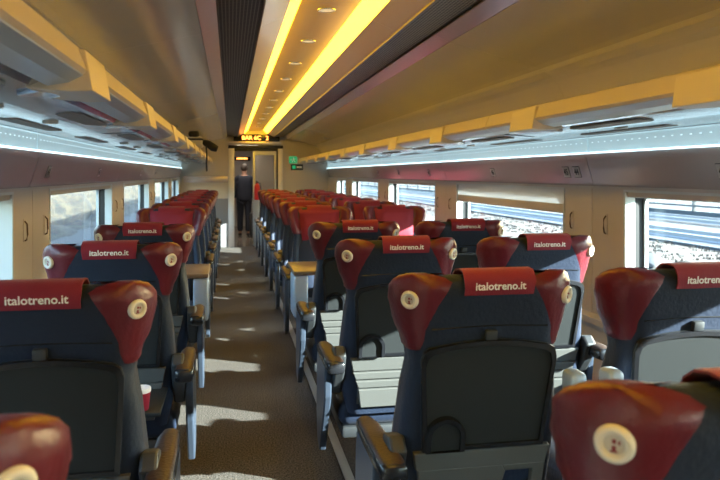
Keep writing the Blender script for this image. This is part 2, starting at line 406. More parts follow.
# corner disc (local z = out)
mb = MB(); mb.torus((0, 0, .004), .0225, .0075); mb.cyl((0, 0, .001), .029, .006, n=28); reg('disc_rim', mb, 'cream', 60)
mb = MB(); mb.cyl((0, 0, .0035), .017, .005, n=24); reg('disc_face', mb, 'disc')
mb = MB(); mb.box(-.0035, .0025, -.011, -.002, .0055, .0068); mb.box(-.006, .0045, -.012, -.0095, .0055, .0068); mb.box(-.003, .003, .0015, .008, .0055, .0068); mb.box(.0055, .009, .0005, .006, .0055, .0068); reg('disc_mark', mb, 'maroon')
# armrests
mb = MB(); bm = bmesh.new()
rings = []
for y, zc, hh, w in ((-.015, .672, .020, .030), (-.010, .672, .026, .036), (.10, .670, .028, .038), (.26, .668, .026, .036), (.38, .664, .022, .032), (.43, .658, .016, .026), (.445, .652, .008, .016)):
    rings.append([Vector((w * math.copysign(abs(math.cos(a)) ** .55, math.cos(a)), y, zc + hh * math.copysign(abs(math.sin(a)) ** .55, math.sin(a)))) for a in [2 * PI * k / 20 for k in range(20)]])
mb.loft(rings); reg('armrest', mb, 'blackgl', 60)
mb = MB(); rings = []
for y, zc, w in ((-.008, .700, .026), (.02, .702, .034), (.20, .7005, .034), (.34, .695, .030), (.41, .686, .022)):
    rings.append([Vector((w * c, y, zc - .008 + .008 * (1 - c * c) ** .5 * 1.1)) for c in [-1 + 2 * k / 8 for k in range(9)]] + [Vector((w * c, y, zc - .014)) for c in (1, 0, -1)])
mb.loft(rings); reg('arm_pad', mb, 'brownl', 60)
mb = MB(); mb.prism([(.16, .50), (.20, .42), (.34, .20), (.42, .24), (.45, .36), (.43, .58), (.41, .645), (.14, .645)], -.016, .016, 'x', .007); reg('arm_panel', mb, 'shell')
mb = MB(); mb.prism([(.10, .62), (.06, .70), (.10, .735), (.17, .72), (.22, .60), (.20, .50)], -.024, .024, 'x', .009); reg('arm_hinge', mb, 'dgrey')
# armrest folded up between the pair
mb = MB(); mb.box(-.026, .026, .015, .085, .56, .905, .016, Matrix.Translation((0, 0, 0)) @ Matrix.Shear('XY', 4, (0, 0)), 3); reg('raised_armrest', mb, 'tableblue', 60)

def corner_disc_mtx(side):
    z = 1.127; w, y, r, yt, T = params(z, 0); a = math.radians(229)
    p = Vector((-w + r + (r + .006) * math.cos(a), y + r + (r + .006) * math.sin(a), z)); nrm = Vector((math.cos(a), math.sin(a), -.10)).normalized()
    if side > 0: p.x *= -1; nrm.x *= -1
    up = (Vector((0, 0, 1)) - nrm * nrm.z).normalized(); xx = up.cross(nrm)
    m = Matrix.Identity(4)
    for r_ in range(3): m[r_][0] = xx[r_]; m[r_][1] = up[r_]; m[r_][2] = nrm[r_]; m[r_][3] = p[r_]
    return m
def part(name, key, par, loc=(0, 0, 0)): return link(name, SM[key], par, loc)
def seat(label, x, y, flip, arms, group, low='lower_grooved', cover=True):
    t = thing('train_seat', label, 'seat', (x, y, 0), PI if flip else 0, group)
    part('backrest', 'backrest', t)
    for s in (-1, 1):
        if s < 0 and 'window seat' in label and not flip: discs = False
        else: discs = True
        wg = part('headrest_wing', 'wing_l' if s < 0 else 'wing_r', t); wg['label'] = 'red leather headrest corner'
        if not discs: continue
        d = part('corner_disc', 'disc_rim', t); d.matrix_local = corner_disc_mtx(s) @ Matrix.Diagonal((.87, .87, 1, 1)); d['label'] = 'cream round disc on headrest corner'
        part('disc_face', 'disc_face', d); part('disc_mark', 'disc_mark', d)
    bp_ = part('back_panel', 'back_panel', t); part('panel_frame', 'panel_frame', bp_); part('latch_tab', 'latch_tab', bp_)
    fl = part('cup_flap', 'cup_flap', t); part('arch_rim', 'arch_rim', fl)
    part('back_seam', 'seam', t)
    ls = part('lower_shell', low, t); ls['label'] = 'grey plastic lower back shell'
    part('seat_cushion', 'seat_cushion', t); part('seat_pan', 'seat_pan', t); part('pedestal', 'pedestal', t)
    hp = part('headrest_pad', 'headrest_pad', t); hp['label'] = 'bright red cloth headrest cushion'
    cv = part('label_cover', 'label_cover', t); cv['label'] = 'red cloth cover with white lettering'
    if not flip and x > 0: cv.location.x = .016
    lt = part('lettering', 'lettering', cv); lt.location = (0, yr(1.163) - .0142, 1.163); lt.rotation_euler = (PI / 2 + .12, 0, 0)
    for s, up in arms:
        if up: part('raised_armrest', 'raised_armrest', t, (s * .262, 0, 0))
        else:
            ar = part('armrest', 'armrest', t, (s * .282, 0, 0)); pd = part('arm_pad', 'arm_pad', ar); pd['label'] = 'brown leather armrest pad'
            part('arm_panel', 'arm_panel', ar, (s * .012, 0, 0)); part('arm_hinge', 'arm_hinge', ar, (-s * .03, 0, 0))
    return t
XA, XW, XL = .712, 1.352, -.462
ROWS = [.79, 1.83, 2.87, 3.93]
ordn = ['front', 'second', 'third', 'fourth', 'fifth', 'sixth', 'seventh']
GA = 'seats seen from behind right of the aisle'
la = ['navy seat whose red headrest corner fills the lower right of the picture', 'largest fully seen navy seat right of the aisle, just beyond the nearest headrest',
      'navy aisle seat with brightly sunlit grooved grey lower back, right of the aisle', 'navy aisle seat right of the aisle nearest the table, dark panel, facing away']
for k, y in enumerate(ROWS): seat(la[k], XA, y, False, ((-1, 0), (1, 1)), GA, 'lower_open' if k == 1 else 'lower_grooved')
lw_ = ['navy window seat cut by the right picture edge with pale sunlit back panel', 'navy window seat below the half drawn blind, sun slanting across its back', 'navy window seat right side nearest the table, small cover and sunlit back']
for k, y in enumerate(ROWS[1:]): seat(lw_[k], XW, y, False, ((-1, 1), (1, 0)), 'window seats seen from behind on the right')
ll = ['seat of which only a red corner with cream disc shows, bottom left corner', 'large dark single seat cut by the left picture edge, red cover with lettering',
      'dark single seat left of the aisle with cup on its open tray', 'dark single seat left of the aisle nearest the left table, facing away']
for k, y in enumerate(ROWS): seat(ll[k], XL, y, False, ((-1, 0), (1, 0)), 'single seats seen from behind on the left')
RED = [5.93 + 1.05 * k for k in range(7)]
far = ['first red-fronted {} facing the camera, just beyond the {} table', 'second red-fronted {} facing the camera, behind the one at the {} table'] + [
    w + ' red-fronted {} facing the camera, counted from the {} table' for w in ordn[2:6]] + ['last red-fronted {} facing the camera, farthest from the {} table']
for k, y in enumerate(RED):
    seat(far[k].format('aisle seat', 'right'), XA + .02, y, True, ((1, 0), (-1, 1)), 'red-fronted aisle seats on the right')
    seat(far[k].format('window seat', 'right'), XW + .02, y, True, ((1, 1), (-1, 0)), 'red-fronted window seats on the right')
    seat(far[k].format('single seat', 'left'), XL, y, True, ((-1, 0), (1, 0)), 'red-fronted single seats on the left')

# ------------------------------------------------------------------ tables between the facing seats
def table(label, x0, x1, y, aisle_right):
    t = thing('folding_table', label, 'table', ((x0 + x1) / 2, y, 0), 0, 'tables between facing seats')
    cx = (x0 + x1) / 2; a, b = x0 - cx, x1 - cx
    mb = MB(); mb.box(a, b, -.27, .27, .785, .815, .008); tp = mb.build('tabletop', 'tabletop', t)
    ex = b if aisle_right else a; s = 1 if aisle_right else -1
    mb = MB(); mb.box(ex - s * .10 if aisle_right else ex, ex if aisle_right else ex - s * .10, -.26, .0, .50, .784, .018, None, 3); mb.build('end_console', 'tableblue', t)['label'] = 'pale blue-grey end console'
    mb = MB(); mb.box(-.05 - s * .1, .05 - s * .1, -.09, .09, .03, .784, .012); mb.box(-.14 - s * .1, .14 - s * .1, -.13, .13, .002, .03, .008); mb.build('table_leg', 'dgrey', t)
table('tan topped table with pale end console right of the aisle', .42, 1.86, 5.0, False)
table('tan topped table with pale end console left of the aisle', -.87, -.14, 5.0, True)

# cup and the open tray it stands on
tr = None
for o in COL.objects:
    if o.get('label') == ll[2]: tr = o
mb = MB(); mb.box(-.19, .21, -.19, .17, .575, .593, .006); mb.build('tray_table', 'black', tr)
cup = thing('paper_cup', 'red and white paper cup on the open seatback tray', 'cup', (-.325, 2.72, .5945))
mb = MB(); prof_ = [(.026, 0), (.028, .004), (.0345, .068)]
mb.loft([[Vector((r * math.cos(2 * PI * j / 24), r * math.sin(2 * PI * j / 24), z)) for j in range(24)] for r, z in prof_]); mb.build('cup_body', 'cupred', cup)
mb = MB(); mb.loft([[Vector((r * math.cos(2 * PI * j / 24), r * math.sin(2 * PI * j / 24), z)) for j in range(24)] for r, z in ((.0346, .066), (.0365, .070), (.0365, .078), (.034, .083), (.012, .081))]); mb.build('cup_lid', 'cupwhite', cup)

# ------------------------------------------------------------------ setting: floor, walls, windows
def obj(mb, name, m, parent=None): return mb.build(name, m, parent)
mb = MB(); mb.box(CX - 1.56, CX + 1.56, Y0, Y1, -.08, 0); struct(obj(mb, 'floor', 'carpet'), 'dark flecked carpet floor of the coach', 'floor')
for k, x in enumerate((.565, -.345)):
    mb = MB(); mb.box(x - .022, x + .022, Y0, 13.2, .0, .012, .003)
    struct(obj(mb, 'trim_%d' % (k + 1), 'rail'), 'metal floor track strip under the %s seats' % ('right-hand' if k == 0 else 'left-hand'), 'floor trim')
ZTR = E - .077; ZWT, ZWB = ZTR - .004, .70
WR = [(1.24 + MOD * k, 1.24 + MOD * k + 2.07) for k in range(-1, 5)]
WL = [(1.36 + MOD * k, 1.36 + MOD * k + 2.07) for k in range(-1, 5)]
WR[0] = (Y0 + .1, WR[0][1]); WL[0] = (Y0 + .1, WL[0][1]); WR[-1] = (WR[-1][0], 13.15); WL[-1] = (WL[-1][0], 13.9)
wn = 0
for side, W in (('right', WR), ('left', WL)):
    s = 1 if side == 'right' else -1
    xi, xo = CX + s * HW, CX + s * (HW + .12)
    X = lambda a: CX + s * a
    a, b = min(xi, xo), max(xi, xo)
    mb = MB(); mb.box(a, b, Y0, Y1, 0, ZWB)                                # below the windows
    mb.box(a, b, Y0, Y1, ZWT, ZTR + .01)                                    # head
    ed = [Y0] + [v for w in W for v in w] + [Y1]
    for k in range(0, len(ed), 2):
        y0, y1 = ed[k], ed[k + 1]; ym = (y0 + y1) / 2
        if y1 - y0 > .5:
            mb.box(a, b, y0, ym - .003, ZWB, ZWT); mb.box(a, b, ym + .003, y1, ZWB, ZWT)
            mb.box(min(X(HW + .02), xo), max(X(HW + .02), xo), ym - .003, ym + .003, ZWB, ZWT)
        else: mb.box(a, b, y0, y1, ZWB, ZWT)
    mb.prism([(X(HW), .63), (X(HW - .035), .645), (X(HW - .035), .68), (X(HW), .695)], Y0, Y1, 'y')   # ledge under the windows
    mb.prism([(X(HW), .0), (X(HW - .06), .0), (X(HW - .06), .20), (X(HW), .24)], Y0, Y1, 'y')          # heater duct
    struct(obj(mb, 'wall_' + side, 'wall'), 'beige panelled %s side wall with windows' % side, 'wall')
    # cove above the windows, in lengths
    seams = [Y0] + [3.65 + (0 if s > 0 else .12) + MOD * k for k in range(-1, 4)] + [Y1]
    mb = MB()
    pr = [(1.500, -.077), (1.498, -.06), (1.486, -.02), (1.470, .03), (1.455, .08), (1.448, .112), (1.520, .112), (1.530, -.077)]
    for y0, y1 in zip(seams, seams[1:]): mb.prism([(X(o), E + h) for o, h in pr], y0 + .003, y1 - .003, 'y')
    mb.box(min(X(1.483), X(1.497)), max(X(1.483), X(1.497)), Y0, Y1, ZTR - .006, ZTR + .003)
    struct(obj(mb, 'trim_%d' % (3 if s > 0 else 4), 'cove'), 'curved satin cove panel above the %s windows' % side, 'wall trim')
    # windows
    for k, (y0, y1) in enumerate(W):
        wn += 1
        root = bpy.data.objects.new('window_%d' % wn, None); COL.objects.link(root); root.location = (xi, (y0 + y1) / 2, ZWB)
        which = ['beside the camera', 'nearest in view', 'second from the camera', 'third from the camera', 'fourth from the camera', 'farthest, small'][k]
        struct(root, '%s side train window, %s' % (side, which), 'window')
        L = (y1 - y0) / 2; H = ZWT - ZWB; xx = lambda d: s * d
        def ring(mb, i0, i1, d0, d1, n=6, r=.06):
            def rr(ins, d):
                P = []; rad = max(r - ins * .3, .012)
                for cx_, cz_, a0 in ((L - ins - rad, H - ins - rad, 0), (-L + ins + rad, H - ins - rad, 90), (-L + ins + rad, ins + rad, 180), (L - ins - rad, ins + rad, 270)):
                    for q in range(n + 1): an = math.radians(a0 + 90 * q / n); P.append(Vector((xx(d), cx_ + rad * math.cos(an), cz_ + rad * math.sin(an))))
                return P
            mb.loft([rr(i0, d0), rr(i1, d0), rr(i1, d1), rr(i0, d1), rr(i0, d0)], True, False, False)
        mb = MB(); mb.box(min(xx(-.004), xx(.053)), max(xx(-.004), xx(.053)), L - .018, L, 0, H); mb.box(min(xx(-.004), xx(.053)), max(xx(-.004), xx(.053)), -L, -L + .018, 0, H)
        mb.box(min(xx(-.004), xx(.053)), max(xx(-.004), xx(.053)), -L + .018, L - .018, H - .012, H); mb.box(min(xx(-.004), xx(.053)), max(xx(-.004), xx(.053)), -L + .018, L - .018, 0, .012)
        mb.build('window_frame', 'frame', root)
        mb = MB(); ring(mb, .004, .018, .052, .100, r=.05); mb.build('window_gasket', 'gasket', root)
        mb = MB(); ring(mb, .016, .032, .098, .118, r=.06); mb.build('inner_rim', 'frame', root)
        mb = MB(); mb.box(min(xx(.106), xx(.110)), max(xx(.106), xx(.110)), -L + .03, L - .03, .03, H - .03); mb.build('window_pane', 'glass', root)
        drop = .028
        if s > 0 and k == 2: drop = .125
        mb = MB(); mb.box(min(xx(.012), xx(.018)), max(xx(.012), xx(.018)), -L + .022, L - .022, H - drop + .02, H - .013); mb.build('roller_blind', 'blind', root)
        mb = MB(); mb.box(min(xx(.006), xx(.026)), max(xx(.006), xx(.026)), -L + .02, L - .02, H - drop - (.035 if drop > .1 else .010), H - drop + .022, .004); mb.build('blind_bar', 'blindbar', root)
    # coat hooks on the posts
    for k, (w0, w1) in enumerate(zip(W, W[1:])):
        for q, y in enumerate((w0[1] + .17, w1[0] - .10)):
            if y < 3: continue
            t = thing('coat_hook', 'bronze coat hook on the %s wall, %s edge of post %s' % (side, ('near', 'far')[q], ['', 'after the nearest window', 'after the second window', 'after the third window', 'after the fourth window'][k]), 'coat hook', (xi, y, 1.20), 0, 'coat hooks on the wall posts')
            mb = MB(); mb.box(min(0, -s * .004), max(0, -s * .004), -.012, .012, -.055, .055, .0015); mb.build('hook_plate', 'wall', t)
            mb = MB(); mb.tube([(-s * .004, 0, .045), (-s * .016, 0, .03), (-s * .018, 0, -.02), (-s * .014, 0, -.045), (-s * .005, 0, -.05)], .004, 8); mb.build('hook_bar', 'hook', t)
# outer skin and roof that shade the inside
mb = MB()
for s in (1, -1): mb.box(min(CX + s * 1.605, CX + s * 1.66), max(CX + s * 1.605, CX + s * 1.66), Y0 - .05, 75, ZTR - .01, 1.80)
ro = [(1.66, 1.78), (1.56, 1.98), (1.32, 2.16), (1.0, 2.29), (.5, 2.44), (0, 2.49)]
ro = [(CX - o, z) for o, z in ro] + [(CX + o, z) for o, z in ro[-2::-1]]
mb.prism(ro + [(x, z + .05) for x, z in ro[::-1]], Y0 - .05, 75, 'y')
for s in (1, -1): mb.box(min(CX + s * 1.605, CX + s * 1.66), max(CX + s * 1.605, CX + s * 1.66), Y0 - .05, 75, -.75, ZWB - .01)
struct(obj(mb, 'roof', 'roof'), 'steel outer skin and roof of the coach', 'roof')
mb = MB(); mb.box(CX - 1.56, CX + 1.56, Y0 - .05, Y0, 0, 2.5); struct(obj(mb, 'wall_back', 'endwall'), 'plain end wall behind the camera', 'wall')

# ------------------------------------------------------------------ ceiling
def strips(mb, prof, both=True, mod=True, gap=.003, th=.012):
    seams = [Y0, .93, 3.65, 6.37, 9.09, 11.81, Y1] if mod else [Y0, Y1]
    for s in ((1, -1) if both else (1,)):
        P = [(CX + s * o, E + h) for o, h in prof]; Q = [(x, z + th) for x, z in P[::-1]]
        for y0, y1 in zip(seams, seams[1:]): mb.prism(P + Q, y0 + gap * .5, y1 - gap * .5, 'y')
mb = MB(); strips(mb, [(.652, .708), (.80, .674), (1.0, .628), (1.14, .592), (1.175, .580)]); struct(obj(mb, 'ceiling', 'ceil'), 'brown satin sloping ceiling panels', 'ceiling')
mb = MB(); strips(mb, [(1.172, .5845), (1.21, .567), (1.245, .541), (1.268, .515)]); strips(mb, [(1.266, .520), (1.29, .48), (1.315, .43), (1.345, .33), (1.38, .24), (1.46, .215)]); strips(mb, [(.2285, .816), (.360, .757)]); strips(mb, [(.568, .748), (.649, .709)]); struct(obj(mb, 'trim_5', 'ceilp'), 'pale ceiling panels beside the lamps and the vents, paler colour inside the racks standing in for lamplight', 'ceiling trim')  # outer strips at the racks coloured paler to stand in for direct lamplight
mb = MB(); strips(mb, [(0, .885), (.152, .885)]); mb.box(CX - .02, CX + .02, Y0, Y1, E + .884, E + .89); struct(obj(mb, 'trim_6', 'channel'), 'shiny channel between the two ceiling light strips', 'ceiling trim')
for s, nm in ((1, 'right'), (-1, 'left')):
    t = thing('ceiling_light', '%s of the two long yellow ceiling light strips' % nm, 'ceiling light', (CX + s * .19, 6, E + .85), 0, 'ceiling light strips')
    mb = MB(); P = [(s * (.155 - .19), .035), (s * (.2265 - .19), -.034), (s * (.2265 - .19), -.024), (s * (.155 - .19), .045)]
    mb.prism(P, Y0 - 6, Y1 - 6.05, 'y'); mb.build('diffuser', 'lamp', t)
    mb = MB(); mb.prism([(x + s * .002, z + .012) for x, z in P], Y0 - 6, Y1 - 6.05, 'y'); mb.build('housing', 'channel', t)
    t = thing('ceiling_vent', 'long dark grille on the ceiling, %s of the lights' % nm, 'vent', (CX + s * .464, 6, E + .752), 0, 'ceiling vent grilles')
    mb = MB(); mb.box(-.098, .098, Y0 - 6, Y1 - 6.05, .004, .012); mb.build('grille', 'grille', t)
    mb = MB()
    for q in (-1, 1): mb.box(min(q * .0975, q * .107), max(q * .0975, q * .107), Y0 - 6, Y1 - 6.05, -.006, .014)
    mb.build('vent_frame', 'hook', t)
SPY = [2.35, 3.05, 3.75, 4.65, 5.6, 6.55, 7.5, 8.45, 9.4, 10.35, 11.3, 12.25, 13.2]
for k, y in enumerate(SPY):
    t = thing('ceiling_spot', 'round ceiling spot between the light strips, number %s from the camera' % ['one', 'two', 'three', 'four', 'five', 'six', 'seven', 'eight', 'nine', 'ten', 'eleven', 'twelve', 'thirteen'][k], 'ceiling spot', (CX, y, E + .884), 0, 'round ceiling spots')
    mb = MB(); mb.torus((0, 0, -.002), .044, .006, n=24, k=8); mb.build('spot_ring', 'chrome', t)
    mb = MB(); mb.cyl((0, 0, -.002), .042, .008, n=24); mb.build('spot_lens', 'medal' if k else 'reclens', t)

# ------------------------------------------------------------------ luggage racks
def rack(s, y0, L, label):
    side = 'right' if s > 0 else 'left'
    t = thing('luggage_rack', label, 'luggage rack', (CX, y0, E), 0, 'luggage racks on the ' + side)
    g = .004
    S = lambda P: [(s * o, h) for o, h in P]
    mb = MB(); mb.prism(S([(.868, .250), (.93, .238), (1.063, .222), (1.32, .206), (1.452, .208), (1.452, .222), (1.32, .222), (1.063, .240), (.93, .256), (.878, .262)]), g, L - g, 'y'); mb.build('shelf', 'tray', t)
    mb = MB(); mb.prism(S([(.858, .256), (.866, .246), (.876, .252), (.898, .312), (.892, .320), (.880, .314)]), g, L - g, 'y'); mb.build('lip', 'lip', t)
    # ribs that step the underside
    mb = MB(); mb.prism(S([(.955, .2335), (.99, .2155), (1.15, .2055), (1.185, .2135), (1.18, .222), (.97, .236)]), g + .03, L - .03, 'y'); mb.build('underside_step', 'tray', t)
    mb = MB(); mb.prism(S([(.862, .2555), (.868, .243), (.90, .226), (.95, .2165), (.955, .2225), (.90, .236), (.878, .252)]), g, L - g, 'y'); mb.build('nosing', 'frame', t)['label'] = 'grey curved underside of the lip'
    for a in (.92, 2.22):
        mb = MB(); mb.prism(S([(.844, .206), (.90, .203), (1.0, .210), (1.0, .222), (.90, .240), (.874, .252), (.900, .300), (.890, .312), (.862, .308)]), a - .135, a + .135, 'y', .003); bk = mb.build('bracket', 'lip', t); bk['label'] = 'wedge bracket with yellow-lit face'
        mb = MB(); r_ = []
        for o, h, wv, th in ((.872, .232, .130, .040), (.93, .226, .120, .034), (1.0, .214, .085, .024), (1.05, .208, .03, .012)):
            r_.append([Vector((s * o, a + wv * math.cos(q), h + th * .5 * math.sin(q))) for q in [2 * PI * j / 16 for j in range(16)]])
        mb.loft(r_); mb.build('bracket_wedge', 'chrome', bk)
    def inset(a, b, o, h, w):
        mb = MB(); n = 8; P = []
        for q in range(n + 1): an = -PI / 2 + PI * q / n; P.append((o + w * math.sin(an), b - w + w * math.cos(an)))
        for q in range(n + 1): an = PI / 2 + PI * q / n; P.append((o + w * math.sin(an), a + w + w * math.cos(an)))
        mb.prism([(s * x, y) for x, y in P], h - .0015, h + .004, 'z'); mb.build('perforated_inset', 'inset', t)
    for a, b in ((.33, 1.08), (1.74, 2.50)): inset(a, b, 1.325, .2055, .036)
    for a, b in ((.16, .74), (1.52, 2.10)): inset(a, b, 1.065, .2075, .045)
    for a in (1.28, 1.98):
        mb = MB(); mb.cyl((s * 1.225, a, .210), .030, .012, n=20); mb.build('reading_spot', 'disc', t)
    mb = MB(); mb.prism(S([(1.452, .206), (1.462, .20), (1.462, .128), (1.450, .122), (1.474, .122), (1.474, .206)]), g + .002, L - g - .002, 'y'); mb.build('light_panel', 'diffuser', t)['label'] = 'pale translucent light panel'
    mb = MB(); mb.prism(S([(1.440, .113), (1.456, .113), (1.458, .121), (1.442, .121)]), g, L - g, 'y'); mb.build('light_edge', 'led', t)['label'] = 'bright white light edge'
    mb = MB()
    for q in range(int(L / .065)): mb.box(min(s * 1.4595, s * 1.4622), max(s * 1.4595, s * 1.4622), .06 + q * .065, .072 + q * .065, .172, .177)  # row of small, faintly emissive dots
    d_ = mb.build('light_dots', 'glowdot', t); d_['kind'] = 'stuff'
rk = ['nearest the camera', 'second from the camera', 'third from the camera', 'fourth from the camera', 'farthest, at the end wall']
for s, nm in ((1, 'right'), (-1, 'left')):
    dy = 0 if s > 0 else .12
    for k in range(5):
        y0 = .93 + dy + MOD * k; L = MOD if k < 4 else Y1 - .02 - y0
        rack(s, y0, L, '%s luggage rack length with orange-lit lip, %s' % (nm, rk[k]))

# seat number plates on the coves
def plate(s, y, body, label, w=.085):
    side = 'right' if s > 0 else 'left'
    t = thing('seat_sign', label, 'sign', (CX + s * 1.4785, y, E + .012), 0, 'seat number signs')
    t.rotation_euler = (0, -s * math.atan(.33), 0)
    mb = MB(); mb.box(-.004, .004, -w / 2, w / 2, -.035, .035, .003); mb.build('sign_plate', 'signink', t)
    mb = MB(); mb.box(min(-s * .003, -s * .0055), max(-s * .003, -s * .0055), -w / 2 + .004, w / 2 - .004, -.031, .031, .001); mb.build('sign_face', 'sign', t)
    lettering(body, .052, 'signink', t, (-s * .0062, 0, 0), (PI / 2, 0, -s * PI / 2))
plate(1, 2.56, '42', 'number plate 42 on the right cove near the picture edge')
plate(1, 3.80, '44', 'seat sign on the right cove beside the cove seam, nearer of two')
plate(1, 3.93, '45', 'seat sign on the right cove beyond the cove seam, farther of two')
plate(1, 5.13, '46', 'seat sign on the right cove above the half drawn blind')
plate(1, 6.9, '48', 'seat sign on the right cove above the third window')
plate(1, 8.2, '50', 'seat sign on the right cove at the far half of the third window')
plate(1, 9.4, '52', 'seat sign on the right cove at the fourth window')
plate(-1, 4.05, '41', 'seat sign on the left cove above the first visible window')
plate(-1, 5.55, '43', 'seat sign on the left cove, second in view')
plate(-1, 8.1, '47', 'seat sign on the left cove, third in view')
plate(-1, 9.6, '49', 'seat sign on the left cove, fourth in view')

# ------------------------------------------------------------------ end wall, door, signs
DX0, DX1, DZ = .085, .96, 1.965
mb = MB(); mb.box(CX - 1.5, DX0 - .10, Y1, Y1 + .06, 0, 2.45); mb.box(DX1 + .09, CX + 1.5, Y1, Y1 + .06, 0, 2.45); mb.box(DX0 - .10, DX1 + .09, Y1, Y1 + .06, DZ + .09, 2.45)
struct(obj(mb, 'wall_end', 'endwall'), 'cream end wall around the gangway door', 'wall')
mb = MB(); mb.box(CX - 1.42, DX0 - .105, Y1 - .03, Y1, 0, .98, .006); struct(obj(mb, 'trim_7', 'endgrey'), 'dark wainscot on the end wall left of the door', 'wall trim')
mb = MB(); mb.box(CX - 1.42, DX0 - .105, Y1 - .022, Y1, 1.30, 1.42, .004); mb.box(CX - 1.42, DX0 - .105, Y1 - .022, Y1, 1.435, 1.445); struct(obj(mb, 'trim_8', 'cove'), 'grey band standing in for a shadow line across the end wall left of the door', 'wall trim')  # bands stand in for a shadow line on the end wall
root = bpy.data.objects.new('door_1', None); COL.objects.link(root); root.location = (CX, Y1, 0); struct(root, 'gangway doorway with half open glass leaf', 'door')
mb = MB(); mb.box(DX0 - .12 - CX, DX0 - CX, -.04, .10, 0, DZ + .02, .008); mb.box(DX1 - CX, DX1 + .10 - CX, -.04, .10, 0, DZ + .02, .008); mb.build('door_post', 'post', root)
mb = MB(); mb.box(DX0 - .12 - CX, DX1 + .10 - CX, -.04, .10, DZ + .022, DZ + .085, .008)
r_ = []
mb.box(DX0 - CX, DX1 - CX, .0, .08, DZ - .03, DZ + .02); mb.build('door_header', 'gasket', root)
mb = MB(); mb.box(DX1 - .03 - CX, DX1 - CX, -.01, .08, 0, DZ - .03); mb.build('door_seal', 'gasket', root)
lf = MB(); lf.box(-.055, -.005, .03, .07, .02, DZ - .03, .006); lf.box(.38, .415, .03, .07, .02, DZ - .03, .006); lf.box(-.004, .379, .03, .07, DZ - .11, DZ - .03); lf.box(-.004, .379, .03, .07, .02, .14)
leaf = lf.build('door_leaf', 'rail', root)
mb = MB(); mb.box(-.005, .38, .045, .053, .14, DZ - .11); mb.build('leaf_glass', 'doorglass', leaf)
t = thing('display_sign', 'black display with orange letters over the gangway door', 'display sign', (CX + .02, Y1 - .06, E + .725))
mb = MB(); mb.box(-.46, .46, 0, .055, -.065, .075, .006); mb.build('display_case', 'blackgl', t)
lettering('BAR 6C   2', .115, 'orange', t, (-.03, -.003, .0), (PI / 2, 0, 0))
mb = MB(); mb.box(-.56, .50, -.01, .05, -.115, -.07, .006); mb.build('display_ledge', 'ceilp', t)
# exit signs
t = thing('exit_sign', 'green exit sign with white running figure right of the door', 'sign', (1.27, Y1, 1.76))
mb = MB(); mb.box(-.085, .075, -.012, 0, -.07, .07, .004); mb.build('sign_plate', 'green', t)
mb = MB()
for p in ([(-.055, -.012), (-.03, -.012), (-.03, .012), (-.055, .012)], [(-.005, .03), (.012, .03), (.012, .046), (-.005, .046)], [(-.012, -.01), (.006, -.012), (.02, .026), (-.004, .026)], [(-.01, -.01), (-.03, -.045), (-.02, -.05), (.002, -.012)], [(0, -.01), (.024, -.024), (.03, -.05), (.04, -.046), (.034, -.016), (.008, 0)], [(.014, .02), (.04, .0), (.045, .008), (.016, .03)]):
    mb.prism(p, -.0145, -.0125, 'y')
mb.build('running_figure', 'white', t)
t = thing('safety_sign', 'small black and green safety notice below the exit sign', 'sign', (1.34, Y1, 1.61))
mb = MB(); mb.box(-.12, .13, -.012, 0, -.06, .06, .004); mb.build('sign_plate', 'signink', t)
mb = MB(); mb.box(-.09, -.02, -.0145, -.012, -.035, .035); mb.build('sign_symbol', 'green', t)
mb = MB(); mb.box(.0, .105, -.0145, -.012, -.018, .018); mb.build('sign_text_bar', 'white', t)
# fire extinguisher
t = thing('fire_extinguisher', 'red fire extinguisher beside the gangway door', 'fire extinguisher', (.535, 14.28, .95))
mb = MB(); mb.loft([[Vector((r * math.cos(2 * PI * j / 20), r * math.sin(2 * PI * j / 20), z)) for j in range(20)] for r, z in ((.05, 0), (.058, .01), (.058, .26), (.045, .30), (.02, .325), (.02, .34))]); mb.build('cylinder_body', 'extred', t)
mb = MB(); mb.box(-.02, .02, -.02, .02, .34, .365, .004); mb.box(-.01, .01, -.07, .01, .365, .38, .003); mb.build('valve_handle', 'blackgl', t)
mb = MB(); mb.tube([(.02, 0, .35), (.07, 0, .33), (.075, 0, .20), (.07, 0, .08)], .008); mb.build('hose', 'blackgl', t)
mb = MB(); mb.box(-.045, .045, .045, .075, -.95, .30, .006); mb.build('mounting_post', 'rail', t)

# vestibule beyond the door
mb = MB(); mb.box(CX - 1.5, CX + 1.5, Y1 + .001, 20.2, -.08, 0.004); struct(obj(mb, 'floor_vestibule', 'vfloor'), 'shiny tiled floor beyond the gangway door', 'floor')
mb = MB(); mb.box(-.32, -.24, Y1 + .06, 20.1, 0, 2.3); struct(obj(mb, 'wall_vestibule_left', 'vest'), 'left wall of the vestibule beyond the door', 'wall')
mb = MB(); mb.box(1.14, 1.22, Y1 + .06, 20.1, 0, 2.3); mb.box(.62, 1.14, 18.2, 18.3, 0, 2.2); struct(obj(mb, 'wall_vestibule_right', 'vest'), 'right wall of the vestibule beyond the door', 'wall')
mb = MB(); mb.box(-.32, 1.22, 20.1, 20.2, 0, 2.3); struct(obj(mb, 'wall_vestibule_end', 'vest'), 'far wall of the vestibule', 'wall')
mb = MB(); mb.box(-.32, 1.22, Y1 + .06, 20.2, 2.12, 2.2); struct(obj(mb, 'ceiling_vestibule', 'ceilp'), 'pale ceiling of the vestibule beyond the door', 'ceiling')
t = thing('vestibule_light', 'white ceiling light beyond the gangway door', 'ceiling light', (.40, 16.2, 2.117))
mb = MB(); mb.box(-.25, .20, -1.5, 1.9, -.02, 0, .004); mb.build('diffuser', 'vlamp', t)
t = thing('vestibule_display', 'small orange lettered display over the far vestibule door', 'display sign', (.32, 19.9, 1.90))
mb = MB(); mb.box(-.24, .24, -.03, .2, -.05, .05, .006); mb.build('display_case', 'blackgl', t)
